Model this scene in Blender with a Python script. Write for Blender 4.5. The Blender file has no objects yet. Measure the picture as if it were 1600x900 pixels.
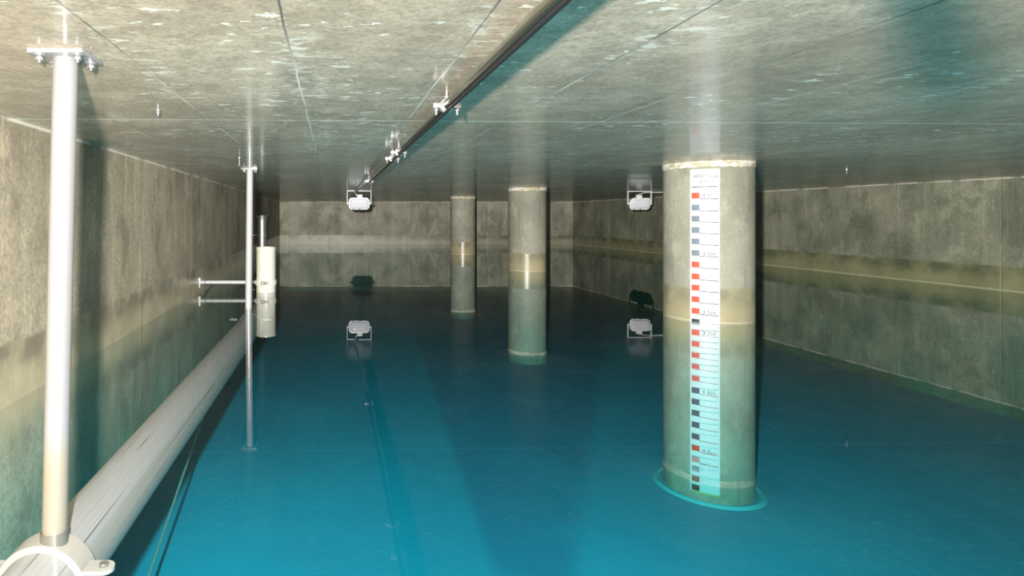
import bpy, bmesh, math, random
from mathutils import Vector, Matrix
random.seed(7)
S = bpy.context.scene
COL = S.collection
PI = math.pi

# ------------------------------------------------------------------ camera
CZ = 0.913            # eye above the water (water surface is z = 0)
HC = 1.39             # ceiling above the water
ZF = -1.54            # tank floor
cd = bpy.data.cameras.new('camera')
cam = bpy.data.objects.new('camera', cd); COL.objects.link(cam)
cam.location = (0, 0, CZ); cam.rotation_euler = (PI/2, 0, 0)
cd.sensor_width = 36; cd.lens = 36*900/1600
cd.shift_x = 280/1600; cd.shift_y = -112/1600
cd.clip_start = 0.02; cd.clip_end = 100
S.camera = cam

# ------------------------------------------------------------------ light
w = bpy.data.worlds.new('world'); S.world = w; w.use_nodes = True
w.node_tree.nodes['Background'].inputs[0].default_value = (0.8, 0.85, 0.8, 1)
w.node_tree.nodes['Background'].inputs[1].default_value = 0.02

def lamp(name, kind, loc, power, color, falloff='Linear', size=0.03, rot=None, sy=None, smooth=0.0):
    d = bpy.data.lights.new(name, kind)
    d.energy = 1.0; d.color = (1, 1, 1)
    if kind == 'AREA':
        d.shape = 'RECTANGLE'; d.size = size; d.size_y = sy or size
    else:
        d.shadow_soft_size = size
    d.use_nodes = True
    nt = d.node_tree
    em = nt.nodes['Emission']; em.inputs['Color'].default_value = (*color, 1)
    lf = nt.nodes.new('ShaderNodeLightFalloff'); lf.inputs['Strength'].default_value = power; lf.inputs['Smooth'].default_value = smooth
    nt.links.new(lf.outputs[falloff], em.inputs['Strength'])
    o = bpy.data.objects.new(name, d); COL.objects.link(o); o.location = loc
    if rot: o.rotation_euler = rot
    return o
KEY = lamp('work_lamp_light', 'POINT', (-0.15, -0.02, 1.03), 450, (1.0, 0.94, 0.87), 'Linear', 0.025, smooth=2.5)
FILL = lamp('fill_light', 'AREA', (0.6, -1.3, 0.62), 13, (1.0, 0.98, 0.93), 'Linear', 3.2, (PI/2, 0, 0), 0.9, smooth=2.5)  # added soft fill behind the camera; stands for no seen source

vs = S.view_settings
S.display_settings.display_device = 'sRGB'
vs.view_transform = 'Standard'; vs.look = 'None'; vs.gamma = 1; vs.use_curve_mapping = False
vs.exposure = 0.0
cy = S.cycles
cy.max_bounces = 12; cy.diffuse_bounces = 5; cy.glossy_bounces = 5; cy.transparent_max_bounces = 16
cy.caustics_reflective = False; cy.caustics_refractive = False
cy.use_denoising = True
cy.sample_clamp_indirect = 6

# ------------------------------------------------------------------ node helper
class N:
    def __init__(s, name):
        s.m = bpy.data.materials.new(name); s.m.use_nodes = True
        s.t = s.m.node_tree; s.t.nodes.clear()
        s.out = s.t.nodes.new('ShaderNodeOutputMaterial')
        s._pos = None
    def n(s, typ, **kw):
        x = s.t.nodes.new(typ)
        for k, v in kw.items(): setattr(x, k, v)
        return x
    def put(s, sock, v):
        if hasattr(v, 'is_output') or isinstance(v, bpy.types.NodeSocket): s.t.links.new(v, sock)
        elif isinstance(v, (tuple, list)) and len(v) == 3 and sock.type == 'RGBA': sock.default_value = (*v, 1)
        else: sock.default_value = v
    def pos(s):
        if s._pos is None:
            g = s.n('ShaderNodeNewGeometry'); s._pos = g.outputs['Position']
            sep = s.n('ShaderNodeSeparateXYZ'); s.put(sep.inputs[0], s._pos)
            s.x, s.y, s.z = sep.outputs
        return s._pos
    def math(s, op, a, b=0.0, c=None, clamp=False):
        x = s.n('ShaderNodeMath', operation=op, use_clamp=clamp)
        s.put(x.inputs[0], a); s.put(x.inputs[1], b)
        if c is not None: s.put(x.inputs[2], c)
        return x.outputs[0]
    def vmul(s, v, sc):
        x = s.n('ShaderNodeVectorMath', operation='MULTIPLY'); s.put(x.inputs[0], v); x.inputs[1].default_value = sc
        return x.outputs[0]
    def noise(s, scale, detail=4, vec=None, stretch=(1, 1, 1), rough=0.55, dist=0.0):
        s.pos()
        x = s.n('ShaderNodeTexNoise')
        s.put(x.inputs['Vector'], s.vmul(vec if vec is not None else s._pos, stretch))
        x.inputs['Scale'].default_value = scale; x.inputs['Detail'].default_value = detail
        x.inputs['Roughness'].default_value = rough; x.inputs['Distortion'].default_value = dist
        return x.outputs['Fac']
    def ramp(s, f, a, b, lo=0.0, hi=1.0):
        x = s.n('ShaderNodeMapRange', interpolation_type='SMOOTHSTEP')
        s.put(x.inputs[0], f)
        for i, v in zip((1, 2, 3, 4), (a, b, lo, hi)): x.inputs[i].default_value = v
        return x.outputs[0]
    def mix(s, f, a, b, mode='MIX'):
        x = s.n('ShaderNodeMix', data_type='RGBA', blend_type=mode)
        s.put(x.inputs[0], f); s.put(x.inputs[6], a); s.put(x.inputs[7], b)
        return x.outputs[2]
    def line(s, coord, period, offset, width, wob=0.0):
        """1 on thin lines repeated every `period` along coord"""
        c = coord
        if wob: c = s.math('ADD', c, s.math('MULTIPLY', s.math('SUBTRACT', s.noise(3.0, 3), 0.5), wob))
        a = s.math('DIVIDE', s.math('SUBTRACT', c, offset), period)
        f = s.math('ABSOLUTE', s.math('SUBTRACT', s.math('FRACT', s.math('ADD', a, 0.5)), 0.5))
        return s.ramp(s.math('MULTIPLY', f, period), width*0.5, width, 1.0, 0.0)
    def bsdf(s, color, rough=0.7, metal=0.0, spec=0.5, bump=None, bstr=0.3, bdist=0.01, coat=None):
        p = s.n('ShaderNodeBsdfPrincipled')
        s.put(p.inputs['Base Color'], color); s.put(p.inputs['Roughness'], rough); s.put(p.inputs['Metallic'], metal)
        s.put(p.inputs['Specular IOR Level'], spec)
        if coat is not None:
            s.put(p.inputs['Coat Weight'], coat[0]); s.put(p.inputs['Coat Roughness'], coat[1])
        if bump is not None:
            b = s.n('ShaderNodeBump'); b.inputs['Strength'].default_value = bstr; b.inputs['Distance'].default_value = bdist
            s.put(b.inputs['Height'], bump); s.t.links.new(b.outputs[0], p.inputs['Normal'])
        s.t.links.new(p.outputs[0], s.out.inputs['Surface'])
        return s.m

def simple(name, color, rough=0.5, metal=0.0, var=0.12, spec=0.5):
    k = N(name); k.pos()
    f = k.noise(14, 4)
    d = tuple(c*(1-var*2) for c in color); l = tuple(min(1, c*(1+var)) for c in color)
    return k.bsdf(k.mix(f, d, l), k.ramp(k.noise(30, 2), 0.3, 0.7, rough*0.85, min(1, rough*1.15)), metal, spec)

def concrete_wall(name, axis, period, offset, light, dark, tide_hi=(0.33, 0.31, 0.20), tide_lo=(0.13, 0.14, 0.085), streak=0.5, band_gloss=0.35, lime=0.5, joint=0.5, grit=0.45):
    k = N(name); k.pos()
    c = {'x': k.x, 'y': k.y}[axis]
    cloud = k.ramp(k.noise(1.1, 5, rough=0.6), 0.3, 0.7)
    col = k.mix(cloud, dark, light)
    st = k.noise(5.0, 5, stretch=(1.6, 1.6, 0.16), rough=0.7)
    col = k.mix(k.ramp(st, 0.48, 0.75, 0, streak), col, tuple(min(1, v*1.5) for v in light))
    col = k.mix(k.ramp(k.noise(5.0, 5, stretch=(2.3, 2.3, 0.13), rough=0.7), 0.55, 0.75, 0, 0.55), col, tuple(v*0.5 for v in dark))
    blot = k.noise(2.6, 6, stretch=(1, 1, 0.7), rough=0.68)
    col = k.mix(k.ramp(blot, 0.52, 0.66, 0, 0.6), col, tuple(min(1, v*1.35) for v in light))
    col = k.mix(k.ramp(blot, 0.34, 0.47, 0.55, 0), col, tuple(v*0.65 for v in dark))
    fine = k.noise(45, 5, rough=0.75)
    col = k.mix(k.ramp(fine, 0.35, 0.68, grit, 0), col, tuple(v*0.35 for v in dark))
    # tide zone: everything the water has covered lately
    zz = k.math('ADD', k.z, k.math('MULTIPLY', k.math('SUBTRACT', k.noise(2.0, 4), 0.5), 0.05))
    tide = k.ramp(zz, 0.28, 0.315, 1, 0)
    tcol = k.mix(k.ramp(zz, 0.06, 0.25), tide_hi, tide_lo)
    tcol = k.mix(k.ramp(k.noise(3.2, 5), 0.4, 0.65, 0, 0.5), tcol, tuple(v*1.5 for v in tide_hi))
    under = k.ramp(k.z, -0.25, -0.05, 0, 1)
    tmask = k.math('MULTIPLY', k.math('MULTIPLY', tide, under), 0.85)
    col = k.mix(tmask, col, tcol)
    # thin lime line left at the water's edge and under the ceiling
    edge = k.ramp(k.math('ABSOLUTE', k.math('SUBTRACT', k.z, 0.006)), 0.003, 0.011, lime, 0)
    col = k.mix(edge, col, tuple(min(1, v*1.7) for v in light))
    top = k.math('MULTIPLY', k.ramp(k.z, HC-0.022, HC-0.008), k.ramp(k.noise(3.5, 4), 0.36, 0.5))
    col = k.mix(k.math('MULTIPLY', top, 0.7), col, (0.7, 0.68, 0.6))
    # formwork joints
    j = k.line(c, period, offset, 0.010)
    col = k.mix(k.math('MULTIPLY', j, k.ramp(k.noise(1.3, 3), 0.35, 0.6, joint*0.2, joint)), col, tuple(v*0.3 for v in dark))
    j2 = k.line(c, period, offset+0.012, 0.008)
    col = k.mix(k.math('MULTIPLY', j2, k.ramp(k.noise(1.7, 3), 0.5, 0.65, 0.0, joint)), col, (0.7, 0.68, 0.6))
    h = k.math('ADD', k.noise(9, 6, rough=0.6), k.math('MULTIPLY', fine, 0.5))
    h = k.math('SUBTRACT', h, j)
    rough = k.math('SUBTRACT', 0.75, k.math('MULTIPLY', tide, 0.75-band_gloss))
    return k.bsdf(col, rough, spec=0.5, bump=h, bstr=0.35, bdist=0.006)

# ------------------------------------------------------------------ materials
M = {}
M['wall_left'] = concrete_wall('concrete_left', 'y', 1.53, 4.80, (0.52, 0.45, 0.33), (0.29, 0.25, 0.18), tide_hi=(0.44, 0.38, 0.25), tide_lo=(0.20, 0.175, 0.125), lime=0.0, joint=0.6)
M['wall_right'] = concrete_wall('concrete_right', 'y', 1.3, 9.70, (0.33, 0.34, 0.25), (0.165, 0.18, 0.125), tide_hi=(0.20, 0.21, 0.11), tide_lo=(0.085, 0.095, 0.055), lime=0.45, joint=0.2)
M['wall_far'] = concrete_wall('concrete_far', 'x', 1.30, -0.13, (0.42, 0.42, 0.33), (0.22, 0.22, 0.17), tide_hi=(0.28, 0.28, 0.20), tide_lo=(0.12, 0.13, 0.08), band_gloss=0.42, lime=0.0, joint=0.55)
M['pillar'] = concrete_wall('concrete_pillar', 'x', 50, 30, (0.40, 0.39, 0.31), (0.27, 0.265, 0.21), tide_hi=(0.36, 0.315, 0.19), tide_lo=(0.23, 0.21, 0.135), streak=0.25, band_gloss=0.28, lime=0.35, grit=0.2)

def ceiling_mat():
    k = N('concrete_ceiling'); k.pos()
    cloud = k.ramp(k.noise(0.9, 5), 0.3, 0.7)
    col = k.mix(cloud, (0.58, 0.435, 0.32), (0.80, 0.645, 0.49))
    patch = k.noise(6.0, 6, stretch=(1, 1.3, 1), rough=0.7)
    col = k.mix(k.ramp(patch, 0.42, 0.60, 0.40, 0), col, (0.32, 0.25, 0.175))
    grit = k.noise(60, 4, rough=0.8)
    col = k.mix(k.ramp(grit, 0.35, 0.6, 0.42, 0), col, (0.14, 0.13, 0.10))
    # board joints run away from the hatch, slab joints run across
    jb = k.math('MULTIPLY', k.line(k.x, 0.49, 0.37, 0.0042, 0.014), k.ramp(k.noise(2.2, 4), 0.36, 0.5, 0.35, 1))
    yy = k.math('ADD', k.y, k.math('MULTIPLY', k.x, -0.03))
    js = k.line(yy, 2.80, 2.87, 0.016, 0.01)
    # lime flecks
    fl = k.noise(10.0, 5, stretch=(1.0, 2.0, 1), rough=0.65, dist=0.2)
    clus = k.ramp(k.noise(1.1, 3), 0.42, 0.62, 0.01, 0.10)
    near_j = k.line(k.x, 0.49, 0.395, 0.10)
    f = k.ramp(k.math('ADD', fl, clus), 0.69, 0.715, 0, 1.0)
    f2 = k.math('MULTIPLY', k.ramp(k.noise(15.0, 5, stretch=(1, 1.8, 1)), 0.54, 0.60), near_j)
    f2 = k.math('MULTIPLY', f2, k.ramp(k.noise(0.9, 2), 0.45, 0.6))
    col = k.mix(f, col, (0.98, 0.90, 0.78))
    col = k.mix(k.math('MULTIPLY', f2, 0.75), col, (0.98, 0.90, 0.78))
    dirt = k.math('MULTIPLY', k.line(k.x, 0.49, 0.37, 0.07), k.ramp(k.noise(2.4, 4), 0.5, 0.65, 0, 0.3))
    col = k.mix(dirt, col, (0.16, 0.15, 0.13))
    white = k.math('MULTIPLY', k.ramp(k.noise(1.1, 4), 0.42, 0.55, 0.3, 1), k.ramp(k.y, 1.3, 2.1, 0.1, 1))
    col = k.mix(jb, col, k.mix(white, (0.08, 0.07, 0.06), (0.95, 0.87, 0.74)))
    col = k.mix(k.math('MULTIPLY', js, k.ramp(k.noise(1.4, 4), 0.35, 0.6, 0.5, 0.95)), col, (0.97, 0.90, 0.77))
    h = k.math('ADD', k.math('SUBTRACT', k.noise(7, 5), jb), k.math('MULTIPLY', grit, 0.3))
    # damp, slightly glazed face: mirrors at a low angle
    return k.bsdf(col, 0.62, spec=0.4, bump=h, bstr=0.12, bdist=0.004, coat=(0.5, k.ramp(k.noise(2.0, 3), 0.3, 0.7, 0.10, 0.18)))
M['ceiling'] = ceiling_mat()

def floor_mat():
    k = N('blue_tank_floor'); k.pos()
    col = k.mix(k.ramp(k.noise(0.7, 4), 0.3, 0.7), (0.001, 0.275, 0.44), (0.002, 0.32, 0.50))
    # a darker, deeper blue wedge down the middle of the tank floor
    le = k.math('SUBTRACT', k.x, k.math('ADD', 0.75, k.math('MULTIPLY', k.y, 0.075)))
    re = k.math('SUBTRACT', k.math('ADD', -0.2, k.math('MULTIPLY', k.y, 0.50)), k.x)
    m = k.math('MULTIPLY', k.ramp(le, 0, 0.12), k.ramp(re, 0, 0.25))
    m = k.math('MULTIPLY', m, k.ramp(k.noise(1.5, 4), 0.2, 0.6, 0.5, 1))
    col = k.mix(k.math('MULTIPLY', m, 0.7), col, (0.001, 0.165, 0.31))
    return k.bsdf(col, 0.8)
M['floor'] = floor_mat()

def water_mat():
    k = N('water')
    lw = k.n('ShaderNodeLayerWeight'); lw.inputs['Blend'].default_value = 0.5
    f = k.math('POWER', lw.outputs['Facing'], 4.9)
    f = k.math('ADD', k.math('MULTIPLY', f, 0.98), 0.02)
    k.pos()
    tr = k.n('ShaderNodeBsdfTransparent'); tr.inputs[0].default_value = (1, 1, 1, 1)
    gl = k.n('ShaderNodeBsdfGlossy'); gl.inputs['Roughness'].default_value = 0.0; gl.inputs[0].default_value = (1, 1, 1, 1)
    b = k.n('ShaderNodeBump'); b.inputs['Strength'].default_value = 0.02; b.inputs['Distance'].default_value = 0.01
    k.put(b.inputs['Height'], k.noise(2.5, 2)); k.t.links.new(b.outputs[0], gl.inputs['Normal'])
    mx = k.n('ShaderNodeMixShader'); k.put(mx.inputs[0], f)
    k.t.links.new(tr.outputs[0], mx.inputs[1]); k.t.links.new(gl.outputs[0], mx.inputs[2])
    k.t.links.new(mx.outputs[0], k.out.inputs['Surface'])
    va = k.n('ShaderNodeVolumeAbsorption'); va.inputs['Color'].default_value = (0.0, 0.82, 0.82, 1); va.inputs['Density'].default_value = 0.27
    k.t.links.new(va.outputs[0], k.out.inputs['Volume'])
    return k.m
M['water'] = water_mat()

k = N('grey_white_steel'); k.pos()
_c = k.mix(k.ramp(k.math('ADD', k.z, k.math('MULTIPLY', k.noise(6, 3), 0.06)), 0.20, 0.33), (0.42, 0.365, 0.29), (0.40, 0.39, 0.41))
M['white_metal'] = k.bsdf(_c, 0.30, 0.35)
M['bright_steel'] = simple('bright_white_steel', (0.60, 0.60, 0.60), 0.3, 0.3, 0.04)
M['galvanised'] = simple('galvanised_steel', (0.62, 0.63, 0.63), 0.33, 0.85, 0.1)
M['dark_steel'] = simple('dark_sleeve_steel', (0.30, 0.28, 0.25), 0.3, 0.5, 0.1)
M['stainless'] = simple('stainless', (0.62, 0.61, 0.60), 0.36, 0.9, 0.08)
M['nut'] = simple('zinc_nut', (0.5, 0.5, 0.5), 0.3, 0.7, 0.05)
M['clamp'] = simple('clamp_plastic', (0.42, 0.395, 0.37), 0.45, 0.0, 0.06)
M['pvc'] = simple('ivory_pvc', (0.74, 0.73, 0.63), 0.22, 0.0, 0.04)
M['conduit'] = simple('polished_conduit', (0.52, 0.49, 0.43), 0.12, 0.95, 0.05)
M['pinkish'] = simple('pale_clamp_metal', (0.55, 0.50, 0.51), 0.3, 0.6, 0.05)
M['lamp_white'] = simple('lamp_white', (0.88, 0.89, 0.92), 0.35, 0.0, 0.02)
M['lamp_glass'] = simple('lamp_diffuser', (0.80, 0.82, 0.88), 0.12, 0.0, 0.02)
M['black'] = simple('black_rubber', (0.02, 0.02, 0.022), 0.5, 0.0, 0.1)
M['strand'] = simple('teal_strand', (0.12, 0.22, 0.22), 0.5, 0.0, 0.1)
M['cable'] = simple('pale_cable', (0.70, 0.69, 0.62), 0.4, 0.0, 0.05)
M['board'] = simple('white_gauge_board', (0.62, 0.63, 0.65), 0.45, 0.0, 0.02)
M['red'] = simple('gauge_red', (0.66, 0.075, 0.035), 0.5, 0.0, 0.05)
M['pink'] = simple('gauge_reflected_red', (0.60, 0.13, 0.12), 0.5, 0.0, 0.08)
M['slate'] = simple('gauge_slate', (0.16, 0.20, 0.26), 0.5, 0.0, 0.05)
M['ink'] = simple('gauge_black', (0.02, 0.03, 0.035), 0.5, 0.0, 0.05)
M['greyink'] = simple('gauge_grey_ink', (0.04, 0.05, 0.06), 0.5, 0.0, 0.05)
M['olive'] = simple('gauge_yellow_edge', (0.45, 0.47, 0.10), 0.5, 0.0, 0.05)

def pipe_mat():
    k = N('weathered_grey_pipe'); k.pos()
    col = k.mix(k.ramp(k.noise(2.0, 5, stretch=(7, 0.15, 7)), 0.3, 0.7), (0.33, 0.33, 0.34), (0.37, 0.37, 0.38))
    ax = k.math('ADD', k.x, k.math('SUBTRACT', 0.855, k.math('MULTIPLY', k.y, 0.0058)))
    ang = k.math('ARCTAN2', ax, k.math('ADD', k.z, 0.172))
    cv = k.n('ShaderNodeCombineXYZ'); k.put(cv.inputs[0], k.math('MULTIPLY', ang, 2.4)); k.put(cv.inputs[1], k.math('MULTIPLY', k.y, 0.045))
    s1 = k.noise(1.5, 1, vec=cv.outputs[0])
    l1 = k.ramp(k.math('ABSOLUTE', k.math('SUBTRACT', s1, 0.5)), 0.002, 0.006, 0.8, 0)
    l2 = k.ramp(k.math('ABSOLUTE', k.math('SUBTRACT', s1, 0.58)), 0.001, 0.004, 0.6, 0)
    l3 = k.ramp(k.math('ABSOLUTE', k.math('SUBTRACT', s1, 0.43)), 0.001, 0.004, 0.6, 0)
    brk = k.ramp(k.noise(2.0, 3), 0.3, 0.42, 0.3, 1)
    for l in (l1, l2, l3): col = k.mix(k.math('MULTIPLY', l, brk), col, (0.05, 0.05, 0.055))
    col = k.mix(k.ramp(k.math('ABSOLUTE', k.math('SUBTRACT', ang, 0.35)), 0.5, 1.0, 0, 0.5), col, (0.33, 0.30, 0.25))
    return k.bsdf(col, 0.5, bump=s1, bstr=0.05, bdist=0.01)
M['pipe'] = pipe_mat()
k = N('base_fillet'); k.pos()
M['fillet'] = k.bsdf(k.mix(k.noise(6, 3), (0.02, 0.42, 0.50), (0.03, 0.50, 0.58)), 0.6)
k = N('pillar_head_mortar'); k.pos()
M['mortar'] = k.bsdf(k.mix(k.ramp(k.noise(9, 5, stretch=(1, 1, 2)), 0.4, 0.6), (0.46, 0.41, 0.28), (0.80, 0.77, 0.68)), 0.7, bump=k.noise(30, 4), bstr=0.4)

# ------------------------------------------------------------------ object helpers
def tag(o, label=None, cat=None, group=None, kind=None):
    if label: o['label'] = label
    if cat: o['category'] = cat
    if group: o['group'] = group
    if kind: o['kind'] = kind
    return o
def link(name, bm, mat, parent=None, smooth=True, angle=35):
    bmesh.ops.recalc_face_normals(bm, faces=bm.faces)
    me = bpy.data.meshes.new(name); bm.to_mesh(me); bm.free()
    me.materials.append(M[mat] if isinstance(mat, str) else mat)
    o = bpy.data.objects.new(name, me); COL.objects.link(o)
    if smooth:
        for p in me.polygons: p.use_smooth = True
        if me.polygons:
            me.set_sharp_from_angle(angle=math.radians(angle))
    if parent is not None:
        o.parent = parent; o.matrix_parent_inverse = Matrix.Translation(parent.location).inverted() if not parent.parent else Matrix.Identity(4)
    return o
def thing(name, loc, label, cat, group=None):
    o = bpy.data.objects.new(name, None); COL.objects.link(o); o.location = loc
    o.empty_display_size = 0.05
    return tag(o, label, cat, group)
def bx(bm, x0, x1, y0, y1, z0, z1, bev=0.0):
    t = bmesh.new()
    bmesh.ops.create_cube(t, size=1, matrix=Matrix.Translation(((x0+x1)/2, (y0+y1)/2, (z0+z1)/2)) @ Matrix.Diagonal((x1-x0, y1-y0, z1-z0, 1)))
    if bev: bmesh.ops.bevel(t, geom=t.edges[:], offset=bev, segments=2, profile=0.7, affect='EDGES')
    merge(bm, t); return bm
def merge(bm, t):
    me = bpy.data.meshes.new('tmp'); t.to_mesh(me); t.free(); bm.from_mesh(me); bpy.data.meshes.remove(me)
def tube(bm, pts, r, n=24, cap=True):
    """round bar through points; r a number or one per point"""
    pts = [Vector(p) for p in pts]; rs = r if isinstance(r, (list, tuple)) else [r]*len(pts)
    rings = []; up = None
    for i, p in enumerate(pts):
        if i == 0: t = (pts[1]-p)
        elif i == len(pts)-1: t = (p-pts[i-1])
        else: t = (pts[i+1]-p).normalized() + (p-pts[i-1]).normalized()
        if t.length < 1e-9: t = pts[-1]-pts[0]
        t.normalize()
        if up is None: up = Vector((0, 0, 1)) if abs(t.z) < 0.9 else Vector((0, 1, 0))
        a = (up - t*up.dot(t)).normalized(); up = a; b = t.cross(a)
        rings.append([bm.verts.new(p + (a*math.cos(2*PI*k/n) + b*math.sin(2*PI*k/n))*rs[i]) for k in range(n)])
    for A, B in zip(rings, rings[1:]):
        for k in range(n): bm.faces.new((A[k], A[(k+1) % n], B[(k+1) % n], B[k]))
    if cap:
        bm.faces.new(rings[0][::-1]); bm.faces.new(rings[-1])
    return bm
def lathe(bm, prof, cx, cy, n=48, closed=True):
    """profile of (radius, z) about the vertical at cx, cy; closed = the profile is a closed loop"""
    rings = [[bm.verts.new((cx+r*math.cos(2*PI*k/n), cy+r*math.sin(2*PI*k/n), z)) for k in range(n)] for r, z in prof]
    m = len(rings)
    for i in range(m if closed else m-1):
        A, B = rings[i], rings[(i+1) % m]
        for k in range(n): bm.faces.new((A[k], A[(k+1) % n], B[(k+1) % n], B[k]))
    if not closed:
        bm.faces.new(rings[0][::-1]); bm.faces.new(rings[-1])
    return bm
def ring_y(bm, cx, cz, y0, y1, ri, ro, n=48):
    """collar about an axis parallel to Y"""
    R = []
    for (r, y) in ((ri, y0), (ro-0.004, y0), (ro, y0+0.004), (ro, y1-0.004), (ro-0.004, y1), (ri, y1)):
        R.append([bm.verts.new((cx+r*math.sin(2*PI*k/n), y, cz+r*math.cos(2*PI*k/n))) for k in range(n)])
    for i in range(6):
        A, B = R[i], R[(i+1) % 6]
        for k in range(n): bm.faces.new((A[k], A[(k+1) % n], B[(k+1) % n], B[k]))
    return bm
def hexnut(bm, c, r, h, axis='z'):
    t = bmesh.new()
    bmesh.ops.create_cone(t, cap_ends=True, segments=6, radius1=r, radius2=r, depth=h)
    bmesh.ops.bevel(t, geom=t.edges[:], offset=h*0.1, segments=1, affect='EDGES')
    if axis == 'y': bmesh.ops.rotate(t, verts=t.verts, cent=(0, 0, 0), matrix=Matrix.Rotation(PI/2, 3, 'X'))
    if axis == 'x': bmesh.ops.rotate(t, verts=t.verts, cent=(0, 0, 0), matrix=Matrix.Rotation(PI/2, 3, 'Y'))
    bmesh.ops.translate(t, verts=t.verts, vec=c)
    merge(bm, t); return bm

# ------------------------------------------------------------------ the tank
def slab(name, pts, z0, z1, mat):
    bm = bmesh.new()
    lo = [bm.verts.new((x, y, z0)) for x, y in pts]; hi = [bm.verts.new((x, y, z1)) for x, y in pts]
    n = len(pts)
    bm.faces.new(lo[::-1]); bm.faces.new(hi)
    for i in range(n): bm.faces.new((lo[i], lo[(i+1) % n], hi[(i+1) % n], hi[i]))
    return tag(link(name, bm, mat, smooth=False), kind='structure')
YB, YF = -1.6, 18.95
xl = lambda y: -1.565 - (y-3)*0.0116
xr = lambda y: 8.25 - (y-6.9)*0.029
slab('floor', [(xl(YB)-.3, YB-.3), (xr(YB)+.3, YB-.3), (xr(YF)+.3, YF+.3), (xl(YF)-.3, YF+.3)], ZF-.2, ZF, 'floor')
slab('ceiling', [(xl(YB)-.3, YB-.3), (xr(YB)+.3, YB-.3), (xr(YF)+.3, YF+.3), (xl(YF)-.3, YF+.3)], HC, HC+.2, 'ceiling')
slab('wall_left', [(xl(YB)-.3, YB-.3), (xl(YB), YB-.3), (xl(YF), YF+.3), (xl(YF)-.3, YF+.3)], ZF, HC, 'wall_left')
slab('wall_right', [(xr(YB), YB-.3), (xr(YB)+.3, YB-.3), (xr(YF)+.3, YF+.3), (xr(YF), YF+.3)], ZF, HC, 'wall_right')
slab('wall_far', [(xl(YF), YF), (xr(YF), YF), (xr(YF), YF+.3), (xl(YF), YF+.3)], ZF, HC, 'wall_far')
slab('wall_near', [(xl(YB), YB-.3), (xr(YB), YB-.3), (xr(YB), YB), (xl(YB), YB)], ZF, HC, 'wall_far')
bm = bmesh.new(); bx(bm, xl(YF)-.05, xr(YB)+.05, YB-.05, YF+.05, ZF-.03, 0)
wt = link('water', bm, 'water', smooth=False); tag(wt, 'still clear blue-green water filling the concrete tank', 'water', kind='stuff')
wt['label'] = 'still clear blue-green water filling the concrete tank'

# ------------------------------------------------------------------ pillars
def pillar(x, y, r, label):
    t = thing('concrete_pillar', (x, y, ZF), label, 'pillar', 'row of round concrete pillars')
    bm = bmesh.new()
    lathe(bm, [(r, ZF), (r, -1), (r, -.5), (r, 0), (r, .5), (r, 1), (r, HC-0.045)], x, y, 72, closed=False)
    link('shaft', bm, 'pillar', t)
    bm = bmesh.new()
    prof = [(r+0.003, HC-0.05), (r+0.008, HC-0.035), (r+0.008, HC-0.001), (r-.02, HC-0.001), (r-.02, HC-0.05)]
    lathe(bm, prof, x, y, 72)
    for v in bm.verts:
        if v.co.z < HC-0.04: v.co.z += random.uniform(-0.008, 0.004)
    link('mortar_head', bm, 'mortar', t)
    bm = bmesh.new()
    if r < .34: bm.free(); return t
    ro = r+0.088
    lathe(bm, [(ro, ZF+0.001), (ro-0.012, ZF+0.016), (ro-0.03, ZF+0.022), (r+0.034, ZF+0.012), (r+0.032, ZF+0.001)], x, y, 72)
    link('base_fillet', bm, 'fillet', t)
    return t
P1 = (3.405, 5.235, 0.352)
pillar(*P1, 'round concrete pillar carrying the white water level gauge')
pillar(3.31, 9.82, 0.31, 'round concrete pillar without a gauge, in the middle of the row')
pillar(3.17, 14.05, 0.297, 'smallest looking round concrete pillar, closest to the far wall')

# ------------------------------------------------------------------ level gauge, wrapped on the near pillar
gx, gy, gr = P1
a0 = math.atan2(0-gy, 0-gx) - 0.055     # faces the hatch
gt = thing('level_gauge', (gx+gr*math.cos(a0), gy+gr*math.sin(a0), ZF), 'white water level gauge board with red and black marks on the pillar', 'gauge')
def gp(u, z, off):
    """u metres to the right of the board's middle, z height, off the pillar"""
    a = a0 + u/gr
    return (gx+(gr+off)*math.cos(a), gy+(gr+off)*math.sin(a), z)
def gpatch(name, u0, u1, z0, z1, off, mat, thick=0.002, n=8, slope=0.0, parent=gt):
    bm = bmesh.new(); F = []; B = []
    for i in range(n+1):
        u = u0+(u1-u0)*i/n; dz = slope*(u-u0)
        F.append((bm.verts.new(gp(u, z0+dz, off)), bm.verts.new(gp(u, z1+dz, off))))
        B.append((bm.verts.new(gp(u, z0+dz, off-thick)), bm.verts.new(gp(u, z1+dz, off-thick))))
    for i in range(n):
        bm.faces.new((F[i][0], F[i+1][0], F[i+1][1], F[i][1])); bm.faces.new((B[i][0], B[i][1], B[i+1][1], B[i+1][0]))
        bm.faces.new((F[i][1], F[i+1][1], B[i+1][1], B[i][1])); bm.faces.new((F[i][0], B[i][0], B[i+1][0], F[i+1][0]))
    bm.faces.new((F[0][0], F[0][1], B[0][1], B[0][0])); bm.faces.new((F[n][0], B[n][0], B[n][1], F[n][1]))
    return link(name, bm, mat, parent)
D1 = 4.88
zy = lambda y: CZ - (y-338)*D1/900      # photograph row -> height on the gauge
W2 = 0.107
BOARD = gpatch('board', -W2, W2, zy(778), zy(263), 0.009, 'board', 0.0085, 16)
gpatch('top_line', -W2+0.012, W2-0.02, zy(292), zy(290.6), 0.0098, 'greyink', 0.001, parent=BOARD)
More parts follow.
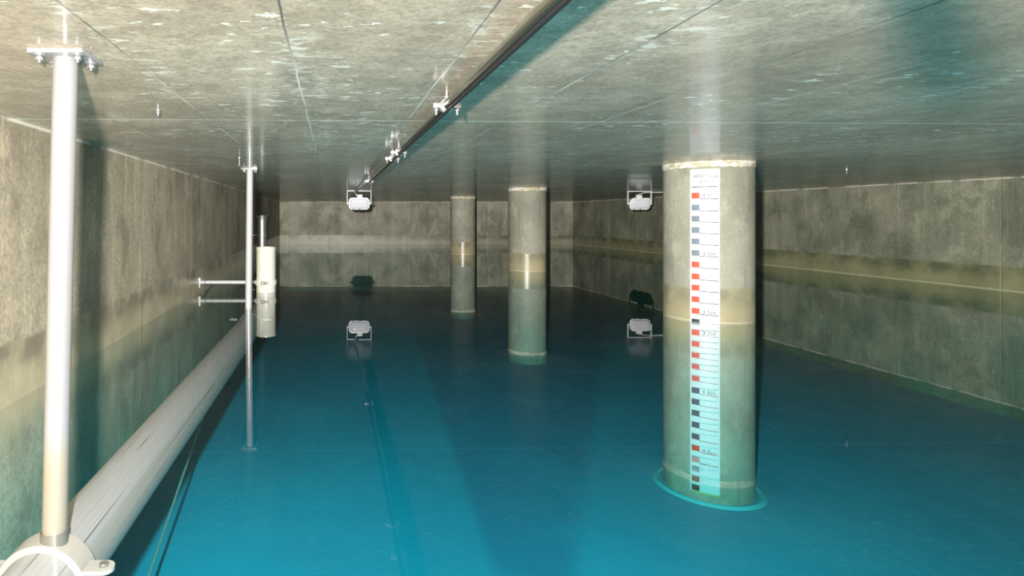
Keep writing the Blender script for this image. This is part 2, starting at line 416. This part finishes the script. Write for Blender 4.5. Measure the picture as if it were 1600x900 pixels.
marks = [(305, 'red'), (324, 'slate'), (342, 'slate'), (360, 'slate'), (378, 'slate'), (396.5, 'slate'),
         (415, 'red'), (434, 'red'), (452, 'red'), (470.5, 'red'), (489, 'red'), (504.5, 'ink'),
         (523, 'pink'), (541, 'pink'), (559, 'pink'), (577, 'pink'), (596, 'pink'),  # submerged marks: reflected colours of the upper marks are painted in
         (616, 'ink'), (634, 'ink'), (652, 'ink'), (671, 'ink'), (690, 'ink'),
         (708, 'red'), (726, 'pink'), (741, 'slate'), (757, 'ink'), (771, 'ink')]
for y, c in marks:
    hh = 2.6 if y == 504.5 else 4.6
    gpatch('mark', -W2+0.012, -W2+0.070, zy(y+hh), zy(y-hh), 0.0098, c, 0.001, 4, parent=BOARD)
    if y not in (741, 757, 771):
        gpatch('tick_line', -W2+0.070, W2-0.010, zy(y+hh+0.9), zy(y+hh-0.3), 0.0098, 'greyink', 0.001, slope=-0.03, parent=BOARD)
gpatch('lower_edge', -W2+0.01, W2, zy(778), zy(776), 0.0099, 'olive', 0.001, parent=BOARD)
def gtext(s, u, z, size, mat='greyink', name='number'):
    c = bpy.data.curves.new('txt', 'FONT'); c.body = s; c.size = size; c.resolution_u = 3
    o = bpy.data.objects.new('txt', c); COL.objects.link(o)
    dg = bpy.context.evaluated_depsgraph_get(); me = bpy.data.meshes.new_from_object(o.evaluated_get(dg))
    bpy.data.objects.remove(o); bpy.data.curves.remove(c)
    bm = bmesh.new(); bm.from_mesh(me); bpy.data.meshes.remove(me)
    for v in bm.verts: v.co = Vector(gp(u+v.co.x, z+v.co.y, 0.0103))
    r = bmesh.new(); mm = bpy.data.meshes.new('t2'); bm.to_mesh(mm); bm.free(); r.from_mesh(mm); bpy.data.meshes.remove(mm)
    me2 = bpy.data.meshes.new(name); r.to_mesh(me2); r.free(); me2.materials.append(M[mat])
    ob = bpy.data.objects.new(name, me2); COL.objects.link(ob); ob.parent = BOARD
    return ob
gtext('WSP max', -W2+0.022, zy(277), 0.044, name='lettering')
gtext('3.9m', -W2+0.066, zy(285.5), 0.040, name='lettering')
for s, y in (('4.5', 307.5), ('4.0m', 400.5), ('3.5m', 493), ('2.0m', 527), ('1.0m', 621), ('0.0m', 714)):
    gtext(s, -W2+0.088, zy(y), 0.050, name='number')

# ------------------------------------------------------------------ submerged supply pipe, riser and supports
def px(y): return -0.845 + (y-1.7)*0.0058
PZ, PR = -0.172, 0.115
bm = bmesh.new()
tube(bm, [(px(y), y, PZ) for y in (-1.4, 0, 2, 4, 6, 6.80)], PR, 64)
t = thing('supply_pipe', (px(3), 3, ZF), 'long scratched grey pipe lying just under the water along the left wall', 'pipe')
link('pipe_run', bm, 'pipe', t)
bm = bmesh.new()
rp = (px(7.02), 7.02)
tube(bm, [(rp[0], 6.78, PZ), (rp[0], 6.86, PZ), (rp[0], 6.95, PZ+.02), (rp[0], 7.01, PZ+.07), (rp[0], 7.02, PZ+.15)], PR+0.006, 48)
link('elbow', bm, 'pipe', t)

t = thing('riser_pipe', (rp[0], rp[1], 0), 'ivory plastic riser pipe with open top standing behind the thin pole', 'pipe')
bm = bmesh.new(); r = 0.117
zt = CZ-(387-338)*6.9/900
lathe(bm, [(r, PZ+.14), (r, zt-0.035), (r+0.003, zt-0.03), (r+0.003, zt), (r-0.008, zt), (r-0.008, PZ+.14)], rp[0], rp[1], 64)
link('tube', bm, 'pvc', t)
bm = bmesh.new()
lathe(bm, [(r+0.001, 0.07), (r+0.009, 0.075), (r+0.009, 0.145), (r+0.001, 0.15)], rp[0], rp[1], 64)
link('collar', bm, 'pvc', t)

bz = 0.112
t = thing('wall_bracket', (xl(7.0), 7.0, bz), 'white steel rod bracing the ivory riser pipe against the left wall', 'bracket')
bm = bmesh.new(); tube(bm, [(xl(7)+.0, 7.0, bz), (rp[0]-r-.005, 7.0, bz)], 0.0235, 24); link('rod', bm, 'bright_steel', t)
bm = bmesh.new(); bx(bm, xl(7)-.001, xl(7)+.012, 6.94, 7.06, bz-.06, bz+.06, .003); wp = link('wall_plate', bm, 'bright_steel', t)
for dy in (-.043, .043):
    bm = bmesh.new(); hexnut(bm, (xl(7)+.02, 7+dy, bz+.03), .012, .016, 'x'); link('nut', bm, 'nut', wp)
bm = bmesh.new(); lathe(bm, [(.030, 0), (.036, 0.004), (.036, .02), (.030, .024)], 0, 0, 24)
bmesh.ops.rotate(bm, verts=bm.verts, cent=(0, 0, 0), matrix=Matrix.Rotation(PI/2, 3, 'Y')); bmesh.ops.translate(bm, verts=bm.verts, vec=(xl(7)+.05, 7.0, bz))
link('stop_ring', bm, 'nut', t)
bm = bmesh.new(); lathe(bm, [(r+.0095, bz-.014), (r+.013, bz-.014), (r+.013, bz+.014), (r+.0095, bz+.014)], rp[0], rp[1], 64)
st = link('strap', bm, 'pvc', t)
fy = rp[1]-r-.016
for dx, rr in ((-.028, .022), (.026, .018)):       # clamp screws seen as dark rings
    bm = bmesh.new()
    bmesh.ops.create_circle
    R = []
    for rad, yy_ in ((rr, 0), (rr, -.008), (rr*.6, -.008), (rr*.6, 0)):
        R.append([bm.verts.new((rp[0]+dx+rad*math.cos(2*PI*k_/20), fy+.006+yy_, bz+rad*math.sin(2*PI*k_/20))) for k_ in range(20)])
    for i in range(4):
        for k_ in range(20): bm.faces.new((R[i][k_], R[i][(k_+1) % 20], R[(i+1) % 4][(k_+1) % 20], R[(i+1) % 4][k_]))
    link('screw_ring', bm, 'black', st)
bm = bmesh.new(); bx(bm, rp[0]-.002, rp[0]+.010, fy-.004, fy+.004, bz-.02, bz+.02, .001); link('clip_tongue', bm, 'black', st)

def hanger(x0, x1, y, r, label, full):
    t = thing('hanger_pole', (x0, y, HC), label, 'pole', 'poles holding the submerged pipe')
    zb = PZ+PR-0.005
    xz = lambda z: x0+(x1-x0)*(HC-z)/(HC-zb)
    bm = bmesh.new(); tube(bm, [(xz(z), y, z) for z in (HC-.012, 1.0, .5, 0.0, zb)], r, 48); link('pole', bm, 'white_metal' if full else 'bright_steel', t)
    bm = bmesh.new(); bx(bm, x0-.079, x0+.079, y-.070, y+.070, HC-.013, HC, .002); plate = link('ceiling_plate', bm, 'white_metal', t)
    for sx in (-1, 1):
        for sy in (-1, 1):
            bm = bmesh.new(); cx, cy = x0+sx*.055, y+sy*.046
            lathe(bm, [(.017, HC-.0165), (.017, HC-.013), (.001, HC-.013), (.001, HC-.0165)], cx, cy, 20)
            hexnut(bm, (cx, cy, HC-.023), .0125, .013); tube(bm, [(cx, cy, HC-.028), (cx, cy, HC-.036)], .005, 12)
            link('nut', bm, 'nut', plate)
    bm = bmesh.new(); lathe(bm, [(r+.001, -.110), (r+.004, -.110), (r+.004, -.012), (r+.001, -.012)], x1, y, 36); link('sleeve', bm, 'dark_steel', t)
    cx = px(y)
    bm = bmesh.new(); ring_y(bm, cx, PZ, y-(.045 if full else .02), y+(.045 if full else .02), PR+.001, PR+(.020 if full else .006), 72); cl = link('pipe_clamp', bm, 'clamp' if full else 'pipe', t)
    for s in (-1, 1):
        bm = bmesh.new(); ex = cx+s*(PR+.010)
        a, b = sorted((ex, ex+s*.085))
        # lug plate with rounded outer end
        n = 14; zc = PZ+.06
        pts = [(ex, -.028)] + [(ex+s*(.055+.028*math.sin(PI*i/n)), -.028*math.cos(PI*i/n)) for i in range(n+1)] + [(ex, .028)]
        lo = [bm.verts.new((p[0], y-.02+p[1], zc-.006)) for p in pts]; hi = [bm.verts.new((p[0], y-.02+p[1], zc+.006)) for p in pts]
        bm.faces.new(lo); bm.faces.new(hi)
        for i in range(len(pts)): bm.faces.new((lo[i], lo[(i+1) % len(pts)], hi[(i+1) % len(pts)], hi[i]))
        lug = link('lug', bm, 'clamp', cl)
        bm = bmesh.new(); hexnut(bm, (ex+s*.052, y-.02, zc+.010), .014, .010); link('bolt', bm, 'dark_steel', cl)
    return t
hanger(-.788, -.822, 1.70, .0345, 'thick white hanger pole with bolted ceiling plate, nearest the camera', True)
hanger(-.828, -.842, 5.75, .033, 'thin looking white hanger pole further off beside the ivory riser pipe', False)

# thin teal strand beside the submerged pipe, rising with distance
bm = bmesh.new(); tube(bm, [(-.955, 1.2, -1.25), (-.97, 3.0, -.99), (-.985, 4.4, -.60), (-1.0, 5.6, -.30)], .008, 12)
tag(link('strand', bm, 'strand'), 'thin teal strand under water beside the long grey pipe', 'strand')

# stainless overflow pipe at the far left wall
t = thing('overflow_pipe', (-1.40, 11.4, 0), 'shiny steel overflow pipe with flared mouth on the left wall behind the riser', 'pipe')
ox, oy = -1.40, 11.4
bm = bmesh.new(); lathe(bm, [(.092, -.6), (.092, .80), (.10, .86), (.118, .93), (.113, .93), (.095, .86), (.087, .80), (.087, -.6)], ox, oy, 40); link('tube', bm, 'stainless', t)
bm = bmesh.new(); lathe(bm, [(.0925, .52), (.10, .52), (.10, .56), (.0925, .56)], ox, oy, 40); c_ = link('strap', bm, 'stainless', t)
bm = bmesh.new(); tube(bm, [(xl(oy), oy, .54), (ox-.095, oy, .54)], .012, 12); link('bracket_rod', bm, 'bright_steel', t)

# ------------------------------------------------------------------ conduit under the ceiling
cxp, czp, cr = .435, HC-.055, .020
t = thing('ceiling_conduit', (cxp, 3, HC), 'long polished metal conduit hung below the ceiling toward the left lamp', 'conduit')
bm = bmesh.new(); tube(bm, [(cxp-.03*0, y, czp) for y in (-1.4, 2, 5, 7.3)], cr, 40); link('conduit_tube', bm, 'conduit', t)
bm = bmesh.new(); tube(bm, [(cxp-.006, -1.4, czp-cr-.006), (cxp-.006, 2.0, czp-cr-.007), (cxp-.006, 4.2, czp-cr-.006), (cxp-.01, 7.3, czp-cr-.006)], .006, 10); link('cable', bm, 'black', t)
def clamp(y, label, dx=0.0):
    x = cxp+dx
    c = thing('conduit_clamp', (x, y, HC), label, 'clamp', 'clamps carrying the ceiling conduit')
    bm = bmesh.new(); ring_y(bm, x, czp, y-.014, y+.014, cr+.0012, cr+.008, 32); link('ring', bm, 'pinkish', c)
    for s in (-1, 1):
        bm = bmesh.new(); bx(bm, x+s*(cr+.019)-.013, x+s*(cr+.019)+.013, y-.013, y+.013, czp-.009, czp+.009, .002); ear = link('ear', bm, 'pinkish', c)
        bm = bmesh.new(); hexnut(bm, (x+s*(cr+.020), y, czp-.015), .009, .010); tube(bm, [(x+s*(cr+.020), y, czp-.018), (x+s*(cr+.020), y, czp-.035)], .0045, 10); link('screw', bm, 'nut', ear)
    bm = bmesh.new(); tube(bm, [(x, y, czp+cr+.004), (x, y, HC)], .006, 12); hexnut(bm, (x, y, czp+cr+.013), .012, .010); link('threaded_rod', bm, 'nut', c)
    return c
clamp(2.20, 'pale conduit clamp closest to the near ceiling joint')
clamp(3.8, 'pale conduit clamp, nearer one of the two set close together')
clamp(4.2, 'pale conduit clamp, farther one of the two set close together')
clamp(6.9, 'small conduit clamp beside the left lamp at the conduit end')
bm = bmesh.new(); tube(bm, [(cxp, 7.3, czp), (cxp+.005, 8.4, czp+.01), (cxp-.01, 9.6, HC-.03), (cxp-.05, 10.5, HC-.035), (cxp-.02, 10.66, HC-.05), (cxp+.03, 10.72, HC-.12)], .011, 12)
tag(link('lamp_cable', bm, 'cable'), 'pale cable running from the conduit end to the left lamp', 'cable', 'lamp cables')

# ------------------------------------------------------------------ two floodlights
def rrect(w, h, r, n=8):
    pts = []
    for cx, cy, a in ((w-r, h-r, 0), (-w+r, h-r, PI/2), (-w+r, -h+r, PI), (w-r, -h+r, 3*PI/2)):
        for i in range(n+1): pts.append((cx+r*math.cos(a+PI/2*i/n), cy+r*math.sin(a+PI/2*i/n)))
    return pts
def loft(bm, secs):
    """secs: (points (x,z), y)"""
    R = [[bm.verts.new((p[0], y, p[1])) for p in pts] for pts, y in secs]
    n = len(R[0])
    for A, B in zip(R, R[1:]):
        for k_ in range(n): bm.faces.new((A[k_], A[(k_+1) % n], B[(k_+1) % n], B[k_]))
    bm.faces.new(R[0]); bm.faces.new(R[-1][::-1])
    return bm
def flood(x, y, label, gdx, tilt):
    t = thing('floodlight', (x, y, HC), label, 'floodlight', 'floodlights under the ceiling')
    zc = HC-.235
    T = Matrix.Translation((x, y, zc)) @ Matrix.Rotation(tilt, 4, 'X')
    def put(name, bm, mat, par=t):
        bmesh.ops.transform(bm, matrix=T, verts=bm.verts); return link(name, bm, mat, par)
    bm = bmesh.new()
    loft(bm, [(rrect(.150, .070, .05), .10), (rrect(.178, .095, .06), .07), (rrect(.188, .108, .065), .0), (rrect(.195, .115, .07), -.012), (rrect(.195, .115, .07), -.030), (rrect(.182, .102, .06), -.034)])
    hs = put('housing', bm, 'lamp_white')
    bm = bmesh.new()
    loft(bm, [(rrect(.172, .092, .055), -.030), (rrect(.170, .090, .055), -.050), (rrect(.155, .075, .05), -.066), (rrect(.12, .045, .04), -.072)])
    put('diffuser', bm, 'lamp_glass')
    for cx in (-.11, .01):
        bm = bmesh.new(); bx(bm, cx-.009, cx+.009, -.042, -.028, -.122, -.098, .002); put('clip', bm, 'black', hs)
    bm = bmesh.new(); bx(bm, gdx-.05, gdx+.05, -.01, .05, .108, .165, .006); put('junction_box', bm, 'lamp_white')
    for s in (-1, 1):
        bm = bmesh.new()
        bmesh.ops.create_cone(bm, cap_ends=True, segments=24, radius1=.020, radius2=.016, depth=.035, matrix=Matrix.Translation((s*.207, 0, 0)) @ Matrix.Rotation(s*PI/2, 4, 'Y'))
        put('pivot_knob', bm, 'lamp_white')
    W = .222
    bm = bmesh.new()
    for s in (-1, 1): bx(bm, x+s*W-.006 if s > 0 else x-W-.006, x+s*W+.006 if s > 0 else x-W+.006, y-.018, y+.018, zc-.022, HC, .002)
    bx(bm, x-W, x+W, y-.018, y+.018, HC-.012, HC-.001, .002)
    link('yoke', bm, 'lamp_white', t)
    return t
flood(.49, 10.75, 'white floodlight with yoke at the end of the ceiling conduit', .012, 0.25)
flood(5.83, 10.95, 'white floodlight with yoke between the two larger pillars', -.02, 0.25)
bm = bmesh.new(); tube(bm, [(5.83, 11.0, HC-.06), (6.0, 11.05, HC-.02), (6.3, 11.1, HC-.015), (6.9, 11.1, HC-.013)], .010, 10)
tag(link('lamp_cable', bm, 'cable'), 'short pale cable leaving the right floodlight along the ceiling', 'cable', 'lamp cables')

# ------------------------------------------------------------------ small anchors in the ceiling
def anchor(xp, yp, label, L=.03):
    Y = (HC-CZ)*900/(338-yp); X = (xp-520)/900*Y
    t = thing('ceiling_anchor', (X, Y, HC), label, 'anchor', 'small ceiling anchors')
    bm = bmesh.new(); lathe(bm, [(.001, HC-.004), (.013, HC-.004), (.013, HC), (.001, HC)], X, Y, 16); tube(bm, [(X, Y, HC-.003), (X, Y, HC-L)], .0045, 10); link('stud', bm, 'nut', t)
    bm = bmesh.new(); hexnut(bm, (X, Y, HC-.010), .010, .010); link('nut', bm, 'nut', t)
anchor(247, 172, 'tiny steel anchor in the ceiling between the two white poles', .025)
anchor(374, 246, 'tiny steel anchor in the ceiling just left of the thin pole', .07)
anchor(1323, 264, 'tiny steel anchor in the ceiling above the right wall', .05)

# unseen stub, added and sized to cast the dark band across the ceiling
bm = bmesh.new(); tube(bm, [(.317, .393, HC-.01), (.317, .393, 1.087)], .023, 24); bx(bm, .27, .38, .345, .455, HC-.012, HC, .002)
tag(link('shadow_stub_1', bm, 'galvanised'), kind='structure')
